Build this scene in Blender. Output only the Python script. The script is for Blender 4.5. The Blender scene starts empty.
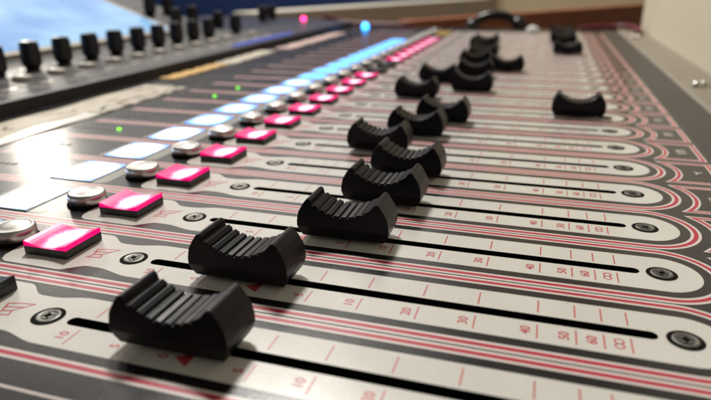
import bpy, bmesh, math, random
from mathutils import Vector, Matrix
from mathutils.geometry import tessellate_polygon
random.seed(7)
S = 0.001                      # everything below is written in millimetres
PITCH, ROWS = 27.0, 25
scene = bpy.context.scene
COL = scene.collection
PI = math.pi

# ------------------------------------------------------------------ helpers
class MB:
    """collects faces, builds ONE mesh object"""
    def __init__(s): s.v, s.f, s.m = [], [], []
    def add(s, vs, fs, mi=0):
        b = len(s.v); s.v += [tuple(p) for p in vs]
        for f in fs: s.f.append([b+i for i in f]); s.m.append(mi)
        return s
    def build(s, name, mats, parent=None, smooth=False, loc=(0,0,0), bevel=None, rot=None):
        me = bpy.data.meshes.new(name)
        me.from_pydata([(x*S, y*S, z*S) for x, y, z in s.v], [], s.f)
        if not isinstance(mats, (list, tuple)): mats = [mats]
        for m in mats: me.materials.append(m)
        for p, mi in zip(me.polygons, s.m): p.material_index = mi; p.use_smooth = smooth
        me.update()
        o = bpy.data.objects.new(name, me); COL.objects.link(o)
        o.location = Vector(loc)*S
        if rot: o.rotation_euler = rot
        if parent: o.parent = parent
        if bevel:
            b = o.modifiers.new('bevel', 'BEVEL'); b.width = bevel*S; b.segments = 2
            b.limit_method = 'ANGLE'; b.angle_limit = math.radians(35)
        return o

def box(mb, x0, x1, y0, y1, z0, z1, mi=0):
    v = [(x0,y0,z0),(x1,y0,z0),(x1,y1,z0),(x0,y1,z0),(x0,y0,z1),(x1,y0,z1),(x1,y1,z1),(x0,y1,z1)]
    return mb.add(v, [(0,3,2,1),(4,5,6,7),(0,1,5,4),(1,2,6,5),(2,3,7,6),(3,0,4,7)], mi)

def sheet(mb, outer, z, holes=(), mi=0):
    polys = [[Vector((x, y, 0)) for x, y in outer]] + [[Vector((x, y, 0)) for x, y in h] for h in holes]
    tris = tessellate_polygon(polys)
    flat = [p for pl in polys for p in pl]
    fs = []
    for t in tris:
        a, b, c = (flat[i] for i in t)
        if (b-a).cross(c-a).z < 0: t = (t[0], t[2], t[1])
        fs.append(t)
    return mb.add([(p.x, p.y, z) for p in flat], fs, mi)

def ribbon(mb, pts, w, z, closed=False, mi=0):
    n = len(pts); L, R = [], []
    for i, (x, y) in enumerate(pts):
        a = pts[(i-1) % n] if (closed or i > 0) else None
        b = pts[(i+1) % n] if (closed or i < n-1) else None
        p = Vector((x, y))
        d1 = (p-Vector(a)).normalized() if a else None
        d2 = (Vector(b)-p).normalized() if b else None
        d1 = d1 or d2; d2 = d2 or d1
        n1 = Vector((-d1.y, d1.x)); n2 = Vector((-d2.y, d2.x))
        m = (n1+n2).normalized(); k = min(1/max(m.dot(n1), .3), 2.2)
        L.append(p+m*k*w/2); R.append(p-m*k*w/2)
    vs = [(q.x, q.y, z) for q in L]+[(q.x, q.y, z) for q in R]
    fs = [(i+n, (i+1) % n+n, (i+1) % n, i) for i in range(n if closed else n-1)]
    return mb.add(vs, fs, mi)

def lathe(mb, prof, seg=32, cx=0, cy=0, z0=0, mi=0, cap=True):
    vs, fs = [], []
    for r, z in prof:
        for i in range(seg):
            a = 2*PI*i/seg; vs.append((cx+r*math.cos(a), cy+r*math.sin(a), z0+z))
    for j in range(len(prof)-1):
        for i in range(seg):
            k = (i+1) % seg
            fs.append((j*seg+i, j*seg+k, (j+1)*seg+k, (j+1)*seg+i))
    if cap: fs.append(tuple((len(prof)-1)*seg+i for i in range(seg)))
    return mb.add(vs, fs, mi)

def tube(mb, pts, r, seg=12, mi=0):
    pts = [Vector(p) for p in pts]; vs, fs = [], []; n = len(pts)
    rr = r if isinstance(r, (list, tuple)) else [r]*n
    for i, p in enumerate(pts):
        t = (pts[min(i+1, n-1)]-pts[max(i-1, 0)]).normalized()
        u = t.cross(Vector((0.13, 0.21, 1))).normalized(); w = t.cross(u)
        for k in range(seg):
            a = 2*PI*k/seg; vs.append(p+(u*math.cos(a)+w*math.sin(a))*rr[i])
    for i in range(n-1):
        for k in range(seg):
            l = (k+1) % seg
            fs.append((i*seg+k, (i+1)*seg+k, (i+1)*seg+l, i*seg+l))
    fs.append(tuple(range(seg))); fs.append(tuple((n-1)*seg+k for k in range(seg))[::-1])
    return mb.add(vs, fs, mi)

def disc_pts(cx, cy, r, n=28, a0=0): return [(cx+r*math.cos(a0+2*PI*i/n), cy+r*math.sin(a0+2*PI*i/n)) for i in range(n)]

def empty(name, label=None, cat=None, group=None, loc=(0,0,0)):
    o = bpy.data.objects.new(name, None); COL.objects.link(o); o.location = Vector(loc)*S
    o.empty_display_size = .01
    if label: tag(o, label, cat, group)
    return o
def tag(o, label, cat, group=None):
    o['label'] = label; o['category'] = cat
    if group: o['group'] = group
    return o
def struct(o): o['kind'] = 'structure'; return o
def dup(o, loc=None, parent=None):
    c = o.copy(); COL.objects.link(c)
    if parent: c.parent = parent
    if loc: c.location = Vector(loc)*S
    for ch in o.children:
        d = ch.copy(); COL.objects.link(d); d.parent = c
    return c

# ------------------------------------------------------------------ materials
def mat(name, col, rough=.4, metal=0, spec=.5, noise=0, nscale=300, bump=0, bscale=900, emit=None, es=0, rvar=0, specks=None, coat=0):
    m = bpy.data.materials.new(name); m.use_nodes = True
    N, Lk = m.node_tree.nodes, m.node_tree.links
    b = N['Principled BSDF']; b.inputs['Base Color'].default_value = (*col, 1)
    b.inputs['Roughness'].default_value = rough; b.inputs['Metallic'].default_value = metal
    b.inputs['Specular IOR Level'].default_value = spec; b.inputs['Coat Weight'].default_value = coat
    tc = N.new('ShaderNodeTexCoord')
    geo = N.new('ShaderNodeNewGeometry')
    cur = None
    if noise:
        n = N.new('ShaderNodeTexNoise'); n.inputs['Scale'].default_value = nscale; n.inputs['Detail'].default_value = 6
        Lk.new(geo.outputs['Position'], n.inputs['Vector'])
        r = N.new('ShaderNodeMapRange'); r.inputs[1].default_value = .3; r.inputs[2].default_value = .7
        r.inputs[3].default_value = 1-noise; r.inputs[4].default_value = 1+noise
        Lk.new(n.outputs['Fac'], r.inputs[0])
        mx = N.new('ShaderNodeVectorMath'); mx.operation = 'SCALE'; mx.inputs[0].default_value = col
        Lk.new(r.outputs[0], mx.inputs['Scale']); cur = mx.outputs[0]
    if specks:
        v = N.new('ShaderNodeTexVoronoi'); v.inputs['Scale'].default_value = specks[0]
        Lk.new(geo.outputs['Position'], v.inputs['Vector'])
        c = N.new('ShaderNodeMath'); c.operation = 'LESS_THAN'; c.inputs[1].default_value = specks[1]
        Lk.new(v.outputs['Distance'], c.inputs[0])
        mm = N.new('ShaderNodeMix'); mm.data_type = 'RGBA'
        Lk.new(c.outputs[0], mm.inputs['Factor'])
        if cur: Lk.new(cur, mm.inputs[6])
        else: mm.inputs[6].default_value = (*col, 1)
        mm.inputs[7].default_value = (*specks[2], 1); cur = mm.outputs[2]
    if cur: Lk.new(cur, b.inputs['Base Color'])
    if rvar:
        n = N.new('ShaderNodeTexNoise'); n.inputs['Scale'].default_value = 45; n.inputs['Detail'].default_value = 8
        n.inputs['Roughness'].default_value = .7
        Lk.new(geo.outputs['Position'], n.inputs['Vector'])
        r = N.new('ShaderNodeMapRange'); r.inputs[1].default_value = .3; r.inputs[2].default_value = .7
        r.inputs[3].default_value = rough-rvar; r.inputs[4].default_value = rough+rvar
        Lk.new(n.outputs['Fac'], r.inputs[0]); Lk.new(r.outputs[0], b.inputs['Roughness'])
    if bump:
        n = N.new('ShaderNodeTexNoise'); n.inputs['Scale'].default_value = bscale; n.inputs['Detail'].default_value = 3
        Lk.new(geo.outputs['Position'], n.inputs['Vector'])
        bp = N.new('ShaderNodeBump'); bp.inputs['Strength'].default_value = bump; bp.inputs['Distance'].default_value = .0002
        Lk.new(n.outputs['Fac'], bp.inputs['Height']); Lk.new(bp.outputs[0], b.inputs['Normal'])
    if emit:
        b.inputs['Emission Color'].default_value = (*emit, 1); b.inputs['Emission Strength'].default_value = es
    return m

M = dict(
 panel=mat('dark_panel_paint', (.013,.012,.013), .25, noise=.15, nscale=700, rvar=.05, bump=.12, bscale=1500, specks=(330,.035,(.25,.24,.22))),
 cream=mat('cream_print', (.73,.715,.66), .26, noise=.055, nscale=38, rvar=.06, bump=.1, bscale=1500, specks=(210,.03,(.25,.22,.18))),
 grey=mat('pale_grey_print', (.36,.35,.31), .3, rvar=.05, bump=.1, bscale=1500),
 white=mat('white_ink', (.78,.70,.66), .3),
 red=mat('red_ink', (.52,.012,.05), .32),
 rednum=mat('faded_red_ink', (.58,.07,.085), .4),
 black=mat('slot_black', (.004,.004,.004), .8, spec=.1),
 cap=mat('black_fader_plastic', (.002,.002,.0045), .36, spec=.25, noise=.2, nscale=900, bump=.2, bscale=2500, rvar=.08, specks=(700,.028,(.10,.095,.09))),
 button=mat('black_button_plastic', (.008,.008,.01), .35),
 steel=mat('screw_steel', (.17,.165,.15), .5, metal=1, noise=.3, nscale=1500, bump=.2, bscale=3000),
 ringd=mat('screw_recess_dark', (.006,.005,.005), .8, spec=.08),
 silver=mat('satin_silver', (.56,.54,.51), .3, metal=1, rvar=.05),
 clear=mat('smoky_clear_plastic', (.18,.17,.16), .2, coat=.5),
 knob=mat('black_knob_plastic', (.006,.006,.010), .35),
 hood=mat('console_grey_top', (.035,.032,.03), .6, noise=.2, nscale=60, bump=.1),
 hoodblk=mat('console_black_front', (.006,.005,.008), .5),
 bezel=mat('screen_bezel_champagne', (.50,.42,.33), .4),
 pale=mat('pale_key_plastic', (.55,.50,.42), .35),
 tape=mat('paper_tape', (.62,.55,.44), .55, noise=.12, nscale=120, bump=.3, bscale=600),
 tapew=mat('white_tape', (.80,.76,.68), .35, noise=.05, nscale=120),
 tapey=mat('orange_yellow_tape', (.80,.46,.09), .5, noise=.1, nscale=100),
 tapep=mat('pinkish_tape', (.72,.50,.46), .5, noise=.1, nscale=100),
 ink=mat('marker_ink', (.10,.07,.06), .6),
 rest=mat('tan_arm_rest', (.27,.235,.18), .55, noise=.06, nscale=15, bump=.3, bscale=500),
 edge=mat('brown_edge_trim', (.055,.045,.038), .5, noise=.1, nscale=40),
 wallb=mat('beige_wall_paint', (.70,.64,.50), .8, noise=.05, nscale=6, bump=.4, bscale=150),
 wallt=mat('tan_wall_paint', (.80,.65,.42), .8, noise=.05, nscale=5, bump=.3, bscale=100),
 bluesheen=mat('black_panel_blue_reflection', (.012,.016,.045), .3, bump=.1),  # black glossy panel; the navy reflection is tinted into its base colour
 navy=mat('navy_fabric', (.015,.045,.18), .85, noise=.15, nscale=30),
 creamw=mat('cream_cabinet_paint', (.62,.58,.48), .6, noise=.04, nscale=10),
 redcab=mat('dark_red_rubber', (.16,.008,.022), .4),
 blackrub=mat('headphone_black', (.008,.008,.009), .28),
 desk=mat('desk_laminate', (.10,.075,.055), .5, noise=.2, nscale=20),
)
# wood with grain
def wood():
    m = bpy.data.materials.new('reddish_wood'); m.use_nodes = True; N, Lk = m.node_tree.nodes, m.node_tree.links
    b = N['Principled BSDF']; b.inputs['Roughness'].default_value = .45
    g = N.new('ShaderNodeTexCoord'); mp = N.new('ShaderNodeMapping'); mp.inputs['Scale'].default_value = (3, 3, 60)
    n = N.new('ShaderNodeTexNoise'); n.inputs['Scale'].default_value = 6; n.inputs['Detail'].default_value = 8
    r = N.new('ShaderNodeValToRGB'); r.color_ramp.elements[0].color = (.30,.08,.032,1); r.color_ramp.elements[1].color = (.48,.17,.07,1)
    r.color_ramp.elements[0].position = .3; r.color_ramp.elements[1].position = .7
    Lk.new(g.outputs['Object'], mp.inputs[0]); Lk.new(mp.outputs[0], n.inputs['Vector']); Lk.new(n.outputs['Fac'], r.inputs[0]); Lk.new(r.outputs[0], b.inputs['Base Color'])
    return m
M['wood'] = wood()

# backlit lens: a hot spot where the lamp sits under the coloured plastic
def lens(name, edge, core, s_edge, s_core, cx=1.5, sx=3.2, sy=4.6):
    m = bpy.data.materials.new(name); m.use_nodes = True; N, Lk = m.node_tree.nodes, m.node_tree.links
    b = N['Principled BSDF']; b.inputs['Base Color'].default_value = (*[c*.5 for c in edge], 1); b.inputs['Roughness'].default_value = .3; b.inputs['Specular IOR Level'].default_value = .25
    tc = N.new('ShaderNodeTexCoord'); mp = N.new('ShaderNodeMapping'); mp.vector_type = 'POINT'
    mp.inputs['Location'].default_value = (-cx/sx, 0, 0); mp.inputs['Scale'].default_value = (1000/sx, 1000/sy, 0)
    Lk.new(tc.outputs['Object'], mp.inputs[0])
    nz = N.new('ShaderNodeTexNoise'); nz.inputs['Scale'].default_value = 500; nz.inputs['Detail'].default_value = 3
    Lk.new(tc.outputs['Object'], nz.inputs['Vector'])
    ln = N.new('ShaderNodeVectorMath'); ln.operation = 'LENGTH'; Lk.new(mp.outputs[0], ln.inputs[0])
    ad = N.new('ShaderNodeMath'); ad.operation = 'MULTIPLY_ADD'; ad.inputs[1].default_value = .5
    Lk.new(nz.outputs['Fac'], ad.inputs[0]); Lk.new(ln.outputs['Value'], ad.inputs[2])
    mr = N.new('ShaderNodeMapRange'); mr.inputs[1].default_value = .75; mr.inputs[2].default_value = 1.55
    mr.inputs[3].default_value = 1; mr.inputs[4].default_value = 0; mr.interpolation_type = 'SMOOTHSTEP'
    Lk.new(ad.outputs[0], mr.inputs[0])
    mc = N.new('ShaderNodeMix'); mc.data_type = 'RGBA'; mc.inputs[6].default_value = (*edge, 1); mc.inputs[7].default_value = (*core, 1)
    Lk.new(mr.outputs[0], mc.inputs['Factor']); Lk.new(mc.outputs[2], b.inputs['Emission Color'])
    ms = N.new('ShaderNodeMapRange'); ms.inputs[3].default_value = s_edge; ms.inputs[4].default_value = s_core
    Lk.new(mr.outputs[0], ms.inputs[0]); Lk.new(ms.outputs[0], b.inputs['Emission Strength'])
    return m
M['pink'] = lens('lit_pink_lens', (.95,.0,.19), (1,.74,.92), .78, 2.1, cx=1.0, sx=4.4, sy=6.4)
M['disp'] = lens('lit_name_display', (.16,.36,1), (.75,.88,1), 1.8, 4.5, cx=0, sx=8.6, sy=9.8)
M['disp_far'] = mat('lit_blue_name_display', (.03,.06,.12), .25, emit=(.09,.40,1), es=2.8)
M['disp_mid'] = lens('lit_pale_blue_name_display', (.07,.28,1), (.42,.74,1), 1.5, 3.2, cx=0, sx=8.4, sy=9.6)
M['dimyellow'] = mat('lit_yellow_lens', (.3,.22,.05), .3, emit=(1,.62,.12), es=.35)
M['green'] = mat('green_led', (.05,.3,.02), .3, emit=(.22,1,.03), es=2.2)
M['ledoff'] = mat('led_off', (.28,.26,.22), .4)
M['bluelamp'] = mat('blue_indicator', (.02,.1,.3), .3, emit=(.03,.30,1), es=9)
M['pinklamp'] = mat('pink_indicator', (.3,.02,.1), .3, emit=(1,.02,.16), es=14)
# touch screen picture: soft pale blue page with brighter left part
def screenmat():
    m = bpy.data.materials.new('lit_touch_screen'); m.use_nodes = True; N, Lk = m.node_tree.nodes, m.node_tree.links
    b = N['Principled BSDF']; b.inputs['Base Color'].default_value = (.02,.03,.05,1); b.inputs['Roughness'].default_value = .25
    tc = N.new('ShaderNodeTexCoord'); n = N.new('ShaderNodeTexNoise'); n.inputs['Scale'].default_value = 22; n.inputs['Detail'].default_value = 2
    Lk.new(tc.outputs['Object'], n.inputs['Vector'])
    r = N.new('ShaderNodeValToRGB'); r.color_ramp.elements[0].color = (.07,.33,.78,1); r.color_ramp.elements[1].color = (.27,.60,.95,1)
    r.color_ramp.elements[0].position = .35; r.color_ramp.elements[1].position = .65
    Lk.new(n.outputs['Fac'], r.inputs[0]); Lk.new(r.outputs[0], b.inputs['Emission Color']); b.inputs['Emission Strength'].default_value = .74
    return m
M['screen'] = screenmat()

# ================================================================== THE CONSOLE
con = empty('mixing_console', 'large black mixing console with cream fader strips, pink lit buttons and a blue screen', 'mixing console')
CY0, CY1 = -230, 708
XL, XR = -163, 151

# ---- panel: one sheet with real fader slots
SX0, SX1, SH = 5.0, 115.4, 1.38
def stadium(x0, x1, y, h, n=8):
    p = [(x0+h-h*math.sin(PI*i/n)*1.0, y+h*math.cos(PI*i/n)) for i in range(n+1)]
    q = [(x1-h+h*math.sin(PI*i/n), y-h*math.cos(PI*i/n)) for i in range(n+1)]
    return p+q
mb = MB()
for k in range(ROWS):
    y = k*PITCH; y0 = y-13.5 if k else CY0; y1 = y+13.5 if k < ROWS-1 else CY1
    hole = stadium(SX0-.06, SX1+.06, y, SH+.06)
    sheet(mb, [(XL,y0),(XR,y0),(XR,y1),(XL,y1)], 0, [hole])
panel = mb.build('panel', M['panel'], con)
for k in range(ROWS):
    mb = MB(); y = 0; h = stadium(SX0-.06, SX1+.06, 0, SH+.06); n = len(h)
    mb.add([(a,b,0) for a,b in h]+[(a,b,-9) for a,b in h], [(i,(i+1)%n,(i+1)%n+n,i+n) for i in range(n)]+[tuple(range(n,2*n))])
    if k == 0: slot0 = mb.build('fader_slot', M['black'], con)
    else: dup(slot0, (0,k*PITCH,0), con)
mb = MB(); box(mb, XL+.5, XR+60, CY0+.5, CY1-.5, -75, -10); mb.build('chassis', M['hoodblk'], con)
# skirts that close the panel's front and far ends
mb = MB(); box(mb, XL, XR+43, CY0-3, CY0, -75, -.05); mb.build('end_plate', M['hoodblk'], con)
mb = MB(); box(mb, XL, XR+18, CY1, CY1+3, -75, -.3); mb.build('end_plate', M['hoodblk'], con)

# ---- pinstripes
def loop_path(y):
    p = [(-112, y+12.0)] + [(120+12.0*math.sin(a), y+12.0*math.cos(a)) for a in [PI*i/36 for i in range(37)]] + [(-112, y-12.0)]
    return p
def sbox_path(y):
    r = 17.3; a = math.asin(10.9/r); n = 14
    p = [(120+r*math.cos(a-2*a*i/n), y+r*math.sin(a-2*a*i/n)) for i in range(n+1)]
    return p+[(148.2, y-10.9), (148.2, y+10.9)]
mb = MB(); ribbon(mb, loop_path(0), 2.5, .03, mi=0); ribbon(mb, loop_path(0), 1.05, .05, mi=1)
ps0 = mb.build('pinstripe', [M['white'], M['red']], con)
mb = MB(); ribbon(mb, sbox_path(0), 2.1, .03, True, 0); ribbon(mb, sbox_path(0), .95, .05, True, 1)
sb0 = mb.build('index_frame', [M['white'], M['red']], con)
for k in range(1, ROWS): dup(ps0, (0,k*PITCH,0), con); dup(sb0, (0,k*PITCH,0), con)
mb = MB(); ribbon(mb, [(-112,-19.6),(60,-19.6)], .55, .04); ribbon(mb, [(-112,-33),(150,-33)], 2.5, .03); ribbon(mb, [(-112,-33),(150,-33)], 1.05, .05, mi=1)
mb.build('block_line', [M['white'], M['red']], con)

# ---- text to mesh
def text_mesh(s, size):
    c = bpy.data.curves.new('t', 'FONT'); c.body = s; c.size = size; c.offset = .05; c.align_x = 'CENTER'; c.align_y = 'CENTER'; c.resolution_u = 3
    o = bpy.data.objects.new('t', c); COL.objects.link(o)
    dg = bpy.context.evaluated_depsgraph_get(); dg.update()
    me = bpy.data.meshes.new_from_object(o.evaluated_get(dg))
    v = [tuple(p.co) for p in me.vertices]; f = [tuple(p.vertices) for p in me.polygons]
    bpy.data.objects.remove(o); bpy.data.curves.remove(c); bpy.data.meshes.remove(me)
    return v, f
TICKS = [(9.8,'10'),(21.9,'5'),(34.4,'0'),(47.3,'5'),(58.5,'10'),(70.6,'20'),(82.0,'30'),(93.8,'40'),(100.8,'50'),(105.7,'60'),(110.4,'∞')]
# ---- cream fader strip with waist beside the lit button
def hw(x):
    def sm(a, b, t): t = max(0, min(1, t)); t = t*t*(3-2*t); return a+(b-a)*t
    if x < -14: return 9.9
    if x < -8: return sm(9.9, 6.5, (x+14)/6)
    if x < -5: return 6.5
    if x < 4: return sm(6.5, 8.3, (x+5)/9)
    return 8.3
def strip_outline():
    top = []; x = -31.5
    top.append((-32.5, 3)); top.append((-32.2, 7.2)); top.append((-31.2, 9.0)); top.append((-29.5, 9.9))
    x = -27
    while x < 6: top.append((x, hw(x))); x += 1.0
    top += [(60, 8.3), (120, 8.3)]
    arc = [(120+8.3*math.sin(PI*i/28), 8.3*math.cos(PI*i/28)) for i in range(1, 28)]
    bot = [(a, -b) for a, b in reversed(top)]
    return (top+arc+bot)[::-1]
mb = MB(); sheet(mb, strip_outline(), .03, [stadium(SX0, SX1, 0, SH)])
cs0 = mb.build('fader_strip', M['cream'], con)
mb = MB()
for x, t in TICKS:
    if t == '0': mb.add([(x+1.2,-2.4,.055),(x+1.2,-6.4,.055),(x-2.2,-4.4,.055)], [(0,2,1)])
    else:
        ribbon(mb, [(x,-2.3),(x,-7.1)], .29, .055); 
    if t != '0': ribbon(mb, [(x,7.1),(x,2.3)], .29, .055)
    if t == '∞':
        for yy in (-5.3, -3.8): ribbon(mb, [(x-2.1+.8*math.cos(q), yy+.78*math.sin(q)) for q in [2*PI*i/16 for i in range(16)]], .3, .055, True)
    else:
        v, f = text_mesh(t, 2.75)
        ox = x-2.1 if t != '0' else x-4.2
        mb.add([(ox-b, -4.7+a, .055) for a, b, c in v], f)
mb.build('scale_marks', M['rednum'], cs0)
# outlined sign beside the button
mb = MB()
for pl, cl in (([(-12,1.7),(-9.2,2.5),(-6.2,2.9),(-7.6,1.2),(-8.9,-.4),(-10.9,-1.0)], True), ([(-10.9,-1.1),(-11.6,-2.6),(-8.3,-1.9),(-8.9,-.4)], False), ([(-11.4,.4),(-7.4,1.4)], False)):
    ribbon(mb, pl, .36, .055, cl)
mb.build('printed_sign', M['rednum'], cs0)
for k in range(1, ROWS): dup(cs0, (0,k*PITCH,0), con)

# pale surround of the name displays
mb = MB(); o = [(-70,-9.6),(-46.5,-9.6),(-44.8,-8),(-44.8,8),(-46.5,9.6),(-70,9.6)]; sheet(mb, o, .03)
g0 = mb.build('display_surround', M['grey'], con)
for k in range(1, ROWS): dup(g0, (0,k*PITCH,0), con)

# index marks inside the frames at the right: small pale strokes, each its own pattern
for k in range(0, 14):
    mb = MB(); y = 0; rr = random.Random(k*5+1); n = {4:4, 5:2}.get(k, 3)
    if k == 5:
        ribbon(mb, [(142.3,-1.2),(143.3,.6),(144.8,1.4)], .5, .05); ribbon(mb, [(142.3,2.0),(143.1,.6)], .5, .05)
    else:
        for i in range(n):
            yy = -2.2+i*(4.4/max(n-1,1)); ribbon(mb, [(141.0,yy-.5),(144.4,yy+.5)], .7, .05)
            if i % 2 and k != 4: ribbon(mb, [(141.2,yy+.4),(142.4,yy+1.3)], .5, .05)
    mb.build('index_mark', M['tapew'], con, loc=(0,k*PITCH,0))

# ---- screws
mb = MB(); lathe(mb, [(3.3,.062),(3.25,.09),(2.2,.095)], 30, cap=False, mi=1)
lathe(mb, [(2.45,.05),(2.38,.24),(2.1,.32),(1.55,.22),(1.5,.12),(1.3,.12),(1.25,.30),(.75,.30)], 30, mi=0, cap=False)
lathe(mb, [(.75,.30),(.7,.06),(.01,.05)], 6, mi=1)
for a in (0, PI/2):
    ca, sa = math.cos(a+.5), math.sin(a+.5)
    q = [(-1.25,-.16),(1.25,-.16),(1.25,.16),(-1.25,.16)]
    mb.add([(x*ca-y*sa, x*sa+y*ca, .315+a*.002) for x, y in q], [(0,1,2,3)], 1)
sc0 = mb.build('screw', [M['steel'], M['ringd']], con)
for k in range(ROWS):
    for x in (0, 120):
        if k or x:
            s = dup(sc0, (x,k*PITCH,0), con); s.rotation_euler.z = random.uniform(0, 1.5)

# ---- fader caps
def cap_mesh():
    R = 12.2; zc = 7.25+R
    pr = []
    # wide flat ribs cut by narrow grooves, fading towards the right end
    a0 = math.asin(8.1/R); n = 8; teeth = [(R, -a0)]
    for i in range(n):
        t0 = -a0*.93+2*a0*.86*i/n; w = 2*a0*.86/n
        g = .62 if i < 6 else .45
        for q, d in ((.0,g),(.20,g),(.28,-.0),(.50,.04),(.94,.10)):
            a = t0+w*q; teeth.append((R+d-.25, a))
    teeth.append((R-.1, a0*.86)); teeth.append((R, a0))
    scoop = [((r)*math.sin(a), zc-r*math.cos(a)) for r, a in teeth]
    left = [(-10.7,1.1),(-11.6,2.5),(-12.0,4.0),(-12.0,5.4),(-11.6,7.6),(-10.5,9.6),(-9.4,11.1),(-8.7,11.35),(-8.1,10.9)]
    right = [(-x, z) for x, z in reversed(left)]
    prof = left+scoop[1:-1]+right
    n = len(prof)
    def yw(z): return 5.35-.04*(z-4) if z > 4 else 4.55+.8*(z-1.1)/2.9
    mb = MB()
    # subdivide the ends in y so that they bulge a little
    rows = []
    for t in (-1, 1): rows.append([(x, t*yw(z), z) for x, z in prof])
    vs = rows[0]+rows[1]
    fs = [((i+1)%n, i, i+n, (i+1)%n+n) for i in range(n)]
    mb.add(vs, fs)
    # end faces, tessellated (concave outline)
    for t, base in ((-1, 0), (1, n)):
        tris = tessellate_polygon([[Vector((x, z, 0)) for x, z in prof]])
        for tr in tris:
            a, b, c = (Vector((prof[i][0], prof[i][1], 0)) for i in tr)
            ccw = (b-a).cross(c-a).z > 0
            if (t == -1) != ccw: tr = (tr[0], tr[2], tr[1])
            mb.f.append([base+i for i in tr]); mb.m.append(0)
    return mb
mb = cap_mesh()
cap0 = mb.build('fader_cap', M['cap'], con, bevel=.16)
me = cap0.data; bm = bmesh.new(); bm.from_mesh(me); bmesh.ops.recalc_face_normals(bm, faces=bm.faces)
bmesh.ops.dissolve_limit(bm, angle_limit=.01, verts=bm.verts, edges=bm.edges); bm.to_mesh(me); bm.free()
mb = MB(); box(mb, -3.5, 3.5, -.55, .55, -6, 1.8); st0 = mb.build('fader_stem', M['ringd'], cap0)
mb = MB()
for t in (-1, 1): box(mb, -.2, .2, min(t*5.1,t*5.4), max(t*5.1,t*5.4), 4.2, 6.0)
mb.build('centre_seam', M['cap'], cap0)
CAPX = {0:31.7,1:30.9,2:45.7,3:48.5,4:49.7,5:32.4,6:41.4,7:48.1,8:107.6,9:24.3,10:51.4,11:26.8,12:46.7,13:65.3,14:40.8,15:43,16:41.8,17:108,18:34.6,19:35.5,20:106,21:105,22:106,23:107,24:105}
for k in range(ROWS):
    c = cap0 if k == 0 else dup(cap0, None, con)
    c.location = Vector((CAPX[k], k*PITCH, 0))*S
    if k: c.rotation_euler.z = math.radians(random.uniform(-1.2, 1.2))

# ---- lit / unlit square buttons
def button_body():
    mb = MB(); box(mb, -7.1, 7.1, -6.6, 6.6, .02, 2.25); return mb
def button_top():
    mb = MB(); nx = 12; vs, fs = [], []
    for j, y in enumerate((-6.5, -6.3, 6.3, 6.5)):
        for i in range(nx+1):
            x = -7+14*i/nx; z = 2.35+1.15*(x/7)**2-(0 if 0 < j < 3 else .15); vs.append((x, y, z))
    for j in range(3):
        for i in range(nx): a = j*(nx+1)+i; fs.append((a, a+1, a+nx+2, a+nx+1))
    n = nx+1
    b = len(vs)
    for j in (0, 3):
        for i in range(n): vs.append((vs[j*n+i][0], vs[j*n+i][1], 2.12))
    for i in range(nx):
        fs.append((b+i, b+i+1, i+1, i)); fs.append((b+n+i+1, b+n+i, 3*n+i, 3*n+i+1))
    fs.append((b, 0, n, 2*n, 3*n, b+n)); fs.append((b+n-1, b+2*n-1, 4*n-1, 3*n-1, 2*n-1, n-1))
    mb.add(vs, fs); return mb
bb = button_body().build('channel_button', M['button'], con, bevel=.25)
bt = button_top().build('button_lens', M['pink'], bb)
dk = button_body().build('channel_button', M['button'], con, bevel=.25); dk['label'] = 'unlit black channel button'
dt = button_top().build('button_lens', M['button'], dk)
bb['label'] = 'channel button lit bright pink'
yl = button_body().build('channel_button', M['button'], con, bevel=.25); yl['label'] = 'channel button lit dim yellow'
button_top().build('button_lens', M['dimyellow'], yl)
proto = {'p': bb, 'd': dk, 'y': yl}; used = set()
state = ['d']+['p']*11+['d','d']+['p']*7+['d','y','y','d']
for k in range(ROWS):
    s = state[k]; o = proto[s]
    if s in used: o = dup(o, None, con)
    used.add(s); o.location = Vector((-21.4, k*PITCH+.9, 0))*S; o.scale = (.90, .95, 1)

# ---- silver round buttons
mb = MB(); lathe(mb, [(5.9,.02),(5.9,.45),(5.5,.6)], 36, mi=1, cap=False)
lathe(mb, [(5.3,.5),(5.5,.8),(5.5,2.9),(5.35,3.4),(5.0,3.7),(4.6,3.8),(4.35,3.7),(4.15,3.65),(3.0,3.95),(1.5,4.15),(.01,4.2)], 36, mi=0)
sv0 = mb.build('round_button', [M['silver'], M['ringd']], con, smooth=True)
for k in range(ROWS):
    o = sv0 if k == 0 else dup(sv0, None, con); o.location = Vector((-37.6, k*PITCH+1.2, 0))*S

# ---- name displays
def disp(m):
    mb = MB(); box(mb, -8.6, 8.6, -9.8, 9.8, .04, .3, 0); o = mb.build('name_display', M['grey'], con, bevel=.1)
    mb = MB(); box(mb, -8.2, 8.2, -9.4, 9.4, .2, .36, 0); mb.build('display_window', m, o); return o
ds = [disp(M['disp']), disp(M['disp_mid']), disp(M['disp_far']), disp(M['button'])]
for d, t in zip(ds, ('name display glowing white','name display glowing pale blue','name display glowing blue','dark name display')): d['label'] = t
used = set()
for k in range(ROWS):
    i = 0 if k < 6 else 1 if k < 11 else 2 if k < 21 else 3
    o = ds[i]
    if i in used: o = dup(o, None, con)
    used.add(i); o.location = Vector((-59, k*PITCH, 0))*S

# ---- level meters: a row of tiny lamps with one green one lit
mb = MB()
for i in range(7): box(mb, -114+i*3.4, -112.2+i*3.4, -.7, .7, .02, .22)
mt0 = mb.build('level_meter', M['ledoff'], con)
for k in range(1, ROWS): dup(mt0, (0,k*PITCH,0), con)
g = None
for k, x in ((5,-89.5),(8,-88),(9,-87.5)):
    if g is None:
        mb = MB(); lathe(mb, [(.95,.02),(.95,.4),(.7,.6),(.01,.7)], 18); g = mb.build('green_lamp', M['green'], con, loc=(x,k*PITCH+.5,0))
    else: dup(g, (x,k*PITCH+.5,0), con)

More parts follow.
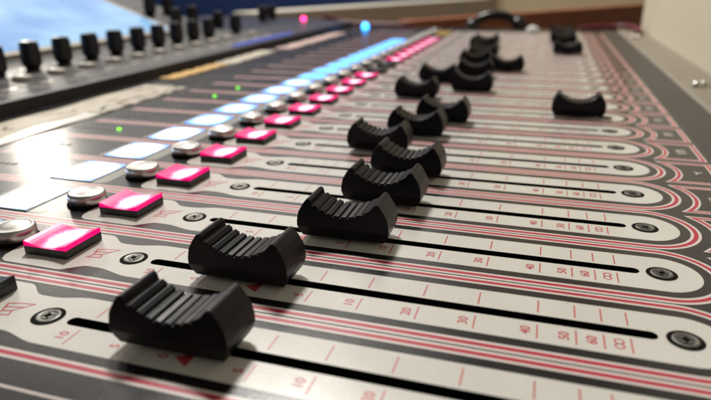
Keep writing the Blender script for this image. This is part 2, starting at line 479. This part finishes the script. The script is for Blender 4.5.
# ---- raised left section with screen and knobs
mb = MB(); YB = 505
def prism(prof, y0, y1, mi):
    n = len(prof); vs = [(x, y0, z) for x, z in prof]+[(x, y1, z) for x, z in prof]
    for i in range(n-1): mb.add([vs[i], vs[i+1], vs[i+1+n], vs[i+n]], [(0,1,2,3)], mi[i])
    mb.add(vs[:n], [tuple(range(n))[::-1]], 1); mb.add(vs[n:], [tuple(range(n))], 1)
prism([(-163.2,-75),(-163.2,0),(-164,6.3),(-165.5,6.9),(-236,10.2),(-256,12),(-392,60),(-398,60),(-398,-75)], CY0, YB, [1,1,1,1,0,0,0,0])
prism([(-163.2,-75),(-163.2,0),(-164,6.3),(-165.5,6.9),(-236,10.2),(-330,12),(-398,12),(-398,-75)], YB, CY1, [1,1,1,2,2,2,2])
mb.build('raised_section', [M['hood'], M['hoodblk'], M['bluesheen']], con)
def on_slope(s, lift): # point s mm up the slope from its foot
    a = math.atan2(48, 136); return (-256-s*math.cos(a)+lift*math.sin(a)*0-0, 12+s*math.sin(a)+lift)
mb = MB()
def slab(mb, s0, s1, y0, y1, l0, l1, mi=0):
    (xa, za), (xb, zb) = on_slope(s0, l0), on_slope(s1, l0); (xc, zc), (xd, zd) = on_slope(s0, l1), on_slope(s1, l1)
    v = [(xb,y0,zb),(xa,y0,za),(xa,y1,za),(xb,y1,zb),(xd,y0,zd),(xc,y0,zc),(xc,y1,zc),(xd,y1,zd)]
    mb.add(v, [(0,3,2,1),(4,5,6,7),(0,1,5,4),(1,2,6,5),(2,3,7,6),(3,0,4,7)], mi)
slab(mb, 2, 130, 60, 442, .05, 3.0); tsb = mb.build('touch_screen', M['bezel'], con, bevel=.6)
mb = MB(); slab(mb, 7, 124, 66, 436, 2.8, 3.25); mb.build('screen_glass', M['screen'], tsb)
# screen frame step and dark divider lines on the knob shelf
def shelf_z(x): return 6.9+(-165.5-x)*(3.3/70.5)
mb = MB()
for yy in range(-2, 19):
    y = 182.5+27*yy
    v = [(-172,y-.5,shelf_z(-172)+.05),(-172,y+.5,shelf_z(-172)+.05),(-232,y+.5,shelf_z(-232)+.05),(-232,y-.5,shelf_z(-232)+.05)]
    mb.add(v, [(0,1,2,3)])
for x in (-178, -206):
    mb.add([(x,0,shelf_z(x)+.06),(x,700,shelf_z(x)+.06),(x-.9,700,shelf_z(x)+.1),(x-.9,0,shelf_z(x)+.1)], [(0,1,2,3)])
mb.build('divider_lines', M['bezel'], con)
mb = MB()
for (x, l, wd) in ((-184,5,3.2),): mb.add([(x,-l,shelf_z(x)+.08),(x,l,shelf_z(x)+.08),(x-wd,l,shelf_z(x-wd)+.08),(x-wd,-l,shelf_z(x-wd)+.08)], [(0,1,2,3)])
pl0 = mb.build('printed_label', M['pale'], con, loc=(0,169,0)); mb = MB()
ribbon(mb, disc_pts(-222, 0, 7.4, 24), .8, 0, True)
mb.v = [(x, y, z if z > 0 else shelf_z(x)+.12) for x, y, z in mb.v]
pm0 = mb.build('printed_ring', M['pale'], con, loc=(0,169,0))
for i in range(0, 12): dup(pm0, (0,196+27*i,0), con); dup(pl0, (0,196+27*i,0), con)
# rotary knobs: tapered cap on narrow skirt
mb = MB(); lathe(mb, [(4.3,0),(4.3,1.2),(5.2,2.4),(5.9,3.4),(6.0,4.4),(5.4,17.0),(5.0,17.8),(2,18.1),(.01,18.1)], 28)
for i in range(12):
    a = 2*PI*i/12; ca, sa = math.cos(a), math.sin(a)
    q = [(5.4,-.5,5.8),(6.25,-.4,5.8),(6.25,.4,5.8),(5.4,.5,5.8),(4.9,-.45,16),(5.75,-.35,16),(5.75,.35,16),(4.9,.45,16)]
    mb.add([(x*ca-y*sa, x*sa+y*ca, z) for x, y, z in q], [(0,3,2,1),(4,5,6,7),(0,1,5,4),(1,2,6,5),(2,3,7,6),(3,0,4,7)])
kn0 = mb.build('rotary_knob', M['knob'], con)
mb = MB(); mb.add([(4.6*math.sin(0),0,0)]*0, []); box(mb, .6, 4.6, -.4, .4, 18.0, 18.35); mb.build('pointer_line', M['pale'], kn0)
mb = MB(); lathe(mb, [(5.6,0),(5.6,1.4),(5.0,2.3),(3.0,2.7),(.01,2.8)], 24); key0 = mb.build('pale_key', M['pale'], con, smooth=True)
first = True
for i in range(-1, 14):
    y = 196+27*i; x = -222
    if i in (10, 12, 13): continue
    o = kn0 if first else dup(kn0, None, con); o.location = Vector((x, y, shelf_z(x)))*S; o.rotation_euler.z = random.uniform(-1, 1)
    kx = x+20; q = key0 if first else dup(key0, None, con); q.location = Vector((kx, y-2, shelf_z(kx)))*S; first = False
for (x, y, z) in ((-272,462,17.9),(-274,496,18.6),(-262,528,11.2),(-262,640,11.2),(-268,680,11.3),(-302,462,28.6),(-302,494,28.6)):
    o = dup(kn0, (x, y, z-.6), con)

# ---- tape strips with handwriting along the left
def tape(name, x0, x1, y0, y1, m, label, z=.35, tilt=0, marks=0):
    mb = MB(); n = 24; vs, fs = [], []
    for i in range(n+1):
        y = y0+(y1-y0)*i/n; w = random.uniform(-.4,.4); zz = z+.25*math.sin(i*1.3)+.25
        vs += [(x0+w+tilt*i/n, y, .03), (x0+w+tilt*i/n, y, zz), (x1+w+tilt*i/n, y, zz), (x1+w+tilt*i/n, y, .03)]
    for i in range(n):
        for j in range(3): a = 4*i+j; fs.append((a, a+1, a+5, a+4))
    mb.add(vs, fs); o = mb.build(name, m, con); o['label'] = label
    if marks:
        rr = random.Random(3)
        for i in range(marks):
            y = y0+(y1-y0)*(i+.5)/marks; p = [((x0+x1)/2+rr.uniform(-5,5), y+rr.uniform(-7,7)) for _ in range(4)]
            ribbon(MB0 := MB(), p, .8, z+.62); MB0.build('handwriting', M['ink'], o)
    return o
tape('label_tape', -150, -129, -60, 238, M['tape'], 'cream paper label tape', marks=9)
tape('label_tape', -128.4, -118.5, -60, 160, M['tapew'], 'shiny white label tape')
tape('label_tape', -128, -119, 161, 236, M['tape'], 'worn cream label tape', marks=5)
tape('label_tape', -157, -145, 262, 335, M['tapey'], 'orange yellow label tape')
tape('label_tape', -158, -142, 336, 425, M['tape'], 'pale label tape', tilt=-3)
tape('label_tape', -154, -139, 440, 610, M['tapep'], 'pinkish label tape', marks=5)

# ---- right edge: dark trim, arm rest and bolts
mb = MB(); v = [(151.05,CY0,-.02),(151.05,CY1,-.02),(169,CY1,-.6),(169,CY0,-.6),(169,CY0,-60),(169,CY1,-60)]
mb.add(v, [(0,3,2,1),(3,4,5,2)]); mb.build('edge_trim', M['edge'], con)
mb = MB(); v = [(169.1,CY0,-.4),(169.1,CY1,-.4),(171,CY1,1.0),(171,CY0,1.0),(193,CY1,1.0),(193,CY0,1.0)]
mb.add(v, [(0,3,2,1),(3,5,4,2)]); box(mb, 169.2, 193, CY0, CY1, -70, -.5); mb.build('side_rail', M['rest'], con)
mb = MB(); lathe(mb, [(3.4,0),(3.4,1.2),(2.8,2.6),(1.6,3.3),(.01,3.5)], 24); b0 = mb.build('bolt', M['silver'], con, smooth=True, loc=(176.8,309,1))
for q in ((181.0,312,1),(175,600,1),(181,604,1)): dup(b0, q, con)

mb = MB(); box(mb, -174, -169, 395, 520, 7.2, 8.2); o = mb.build('blue_reflection_strip', mat('blue_reflection_glow', (.02,.05,.2), .3, emit=(.04,.12,.9), es=.5), con); o['label'] = 'added deep blue glowing strip standing in for a reflection'  # glowing strip added to imitate a blue reflection on the shelf
# ---- indicator lamps at the far end
mb = MB(); lathe(mb, [(4.2,.02),(4.2,1),(3.4,4),(1.8,6),(.01,6.6)], 20); o = mb.build('indicator_lamp', M['bluelamp'], con, smooth=True, loc=(-139,690,0)); o['label'] = 'round indicator lamp glowing blue'
mb = MB(); lathe(mb, [(2.6,.02),(2.6,.8),(2.0,2.6),(1.1,3.4),(.01,3.6)], 20); o = mb.build('indicator_lamp', M['pinklamp'], con, smooth=True, loc=(-226,690,9.7)); o['label'] = 'round indicator lamp glowing pink'

# ================================================================== THINGS AROUND IT
# small crumpled white thing at the far end of the strips
mb = MB(); lathe(mb, [(5.5,.05),(7.2,1.5),(7,4),(5.0,6.4),(2.4,7.6),(.01,7.9)], 24)
vv = [];
for x, y, z in mb.v: f = 1+.12*math.sin(x*1.7+y*2.3+z); vv.append((x*f, y*f, z*(1+.1*math.sin(x+2*y))))
mb.v = vv; wk = mb.build('paper_ball', mat('white_paper', (.80,.80,.78), .6), None, smooth=True, loc=(74,655,.1))
tag(wk, 'small crumpled white paper ball resting near the far end of the cream strips', 'paper ball')

# headphones: band standing in an arch with two cups
hp = empty('headphones', 'black headphones with shiny band lying at the far end behind the faders', 'headphones', loc=(26,728,0))
hp.rotation_euler.z = math.radians(4)
mb = MB(); pts, rs = [], []
for i in range(25):
    a = PI*i/24; pts.append((-31*math.cos(a), 6*math.sin(a), -4+19*math.sin(a))); rs.append(4.2+1.6*math.sin(a))
tube(mb, pts, rs, 14); mb.build('headband', M['blackrub'], hp, smooth=True)
for sx in (-1, 1):
    mb = MB(); lathe(mb, [(.01,-8),(9,-8),(11.5,-5),(12,0),(10.5,5),(7,8),(.01,8.6)], 28)
    mb.v = [(z, y, x) for x, y, z in mb.v]
    mb.f = [f[::-1] for f in mb.f]
    mb.build('ear_cup', M['blackrub'], hp, smooth=True, loc=(sx*29, 2, -1 if sx < 0 else 2))

# red cables
def smooth_pts(P, n=8):
    out = []
    for i in range(len(P)-1):
        p0, p1, p2, p3 = (Vector(P[max(i-1,0)]), Vector(P[i]), Vector(P[i+1]), Vector(P[min(i+2,len(P)-1)]))
        for j in range(n):
            t = j/n; out.append(.5*((2*p1)+(p2-p0)*t+(2*p0-5*p1+4*p2-p3)*t*t+(-p0+3*p1-3*p2+p3)*t**3))
    out.append(Vector(P[-1])); return out
mb = MB(); tube(mb, smooth_pts([(128,717,1),(150,720,3),(172,716,4),(184,700,5),(187,660,4.5),(186,640,4),(185,630,3.8)]), 2.8)
tag(mb.build('cable', M['redcab'], None, smooth=True), 'dark red cable running along the far right edge and drooping over the side rail', 'cable', 'red cables')
mb = MB(); tube(mb, smooth_pts([(-205,716,14),(-195,716,10),(-180,718,5),(-140,720,2),(-92,722,1),(-84,728,-4)]), 3.2)
tag(mb.build('cable', M['redcab'], None, smooth=True), 'dark red cable along the far left edge behind the blue lamp', 'cable', 'red cables')

def oblique_box(name, a, b, depth, z0, z1, m, bev=None):
    a = Vector((a[0], a[1])); b = Vector((b[0], b[1])); d = (b-a).normalized(); n = Vector((-d.y, d.x))
    if n.y < 0: n = -n
    c, e = b+n*depth, a+n*depth
    v = [(q.x, q.y, z) for z in (z0, z1) for q in (a, b, c, e)]
    mb = MB().add(v, [(0,3,2,1),(4,5,6,7),(0,1,5,4),(1,2,6,5),(2,3,7,6),(3,0,4,7)])
    return mb.build(name, m, None, bevel=bev)
# wooden board
wb = oblique_box('wooden_board', (-88,722), (273,1249), 24, -78, 7, M['wood'], 1.5)
tag(wb, 'reddish brown wooden board standing behind the far end of the console', 'board')
cc = oblique_box('cabinet', (-330,760), (-40,1400), 60, -78, 13.5, M['creamw'], 2)
tag(cc, 'long low cream cabinet standing behind the console before the navy wall', 'cabinet')
# walls and desk
def wall(name, pts, z0, z1, m, label):
    (x0,y0),(x1,y1) = pts; d = Vector((x1-x0, y1-y0)).normalized(); nx, ny = -d.y*30, d.x*30
    v = [(x0,y0,z0),(x1,y1,z0),(x1+nx,y1+ny,z0),(x0+nx,y0+ny,z0),(x0,y0,z1),(x1,y1,z1),(x1+nx,y1+ny,z1),(x0+nx,y0+ny,z1)]
    o = MB().add(v, [(0,3,2,1),(4,5,6,7),(0,1,5,4),(1,2,6,5),(2,3,7,6),(3,0,4,7)]).build(name, m)
    return tag(o, label, 'wall')
wall('navy_wall', ((-1500,1560),(-84,1560)), -80, 420, M['navy'], 'dark navy blue partition wall at the back left')
wall('tan_wall', ((-83,1600),(900,1600)), -80, 900, M['wallt'], 'light tan back wall above the wooden board')
wall('beige_wall', ((194,700),(194,-260)), -80, 260, M['wallb'], 'plain beige side wall rising beside the right edge of the console')
mb = MB(); box(mb, -1800, 1000, -500, 1700, -82, -78); struct(mb.build('desk_top', M['desk']))

# ================================================================== LIGHT
w = bpy.data.worlds.new('World'); scene.world = w; w.use_nodes = True
bg = w.node_tree.nodes['Background']; bg.inputs[0].default_value = (1,.92,.82,1); bg.inputs[1].default_value = .11
def lamp(name, loc, target, size, power, col, shape='DISK', sy=None):
    l = bpy.data.lights.new(name, 'AREA'); l.shape = shape; l.size = size; l.energy = power; l.color = col
    if sy: l.size_y = sy
    o = bpy.data.objects.new(name, l); COL.objects.link(o); o.location = loc
    o.rotation_euler = (Vector(target)-Vector(loc)).to_track_quat('-Z', 'Y').to_euler(); return o
lamp('ceiling_lamp', (-.55, 1.15, 1.45), (0,.2,0), .30, 27, (1,.965,.91))
lamp('sheen_fill_light', (-1.25, 2.0, 1.05), (0,.2,0), 2.2, 8.5, (1,.94,.86), 'RECTANGLE', 1.1)  # unseen soft panel added for sheen and fill, no actual window
d = Vector((-.71,.67,.24)).normalized()
lamp('spot_lamp', Vector((-.097,.099,0))+d*1.25, (-.097,.099,0), .06, 1.1, (1,.93,.80))

# ================================================================== CAMERA
f = 586.0700961
cam = bpy.data.cameras.new('Camera'); co = bpy.data.objects.new('Camera', cam); COL.objects.link(co)
R = ((0.9538143792856786, 0.30022199694867824, -0.010241211648208681), (0.09778932056414179, -0.34255383898182235, -0.9343950535947946), (-0.2840341152951157, 0.8902379569232955, -0.3560912824003941))
mx = Matrix(((R[0][0], -R[1][0], -R[2][0], .0901103), (R[0][1], -R[1][1], -R[2][1], -.0783990), (R[0][2], -R[1][2], -R[2][2], .0632287), (0,0,0,1)))
co.matrix_world = mx
cam.sensor_width = 36; cam.sensor_fit = 'HORIZONTAL'; cam.lens = f/711*36; cam.clip_start = .005; cam.clip_end = 20
cam.dof.use_dof = True; cam.dof.focus_distance = .145; cam.dof.aperture_fstop = cam.lens/2.05; cam.dof.aperture_blades = 0
scene.camera = co
scene.render.engine = 'CYCLES'
scene.view_settings.view_transform = 'Standard'; scene.view_settings.look = 'None'
scene.view_settings.exposure = .12; scene.view_settings.gamma = 1
scene.render.resolution_x = 1024; scene.render.resolution_y = 576
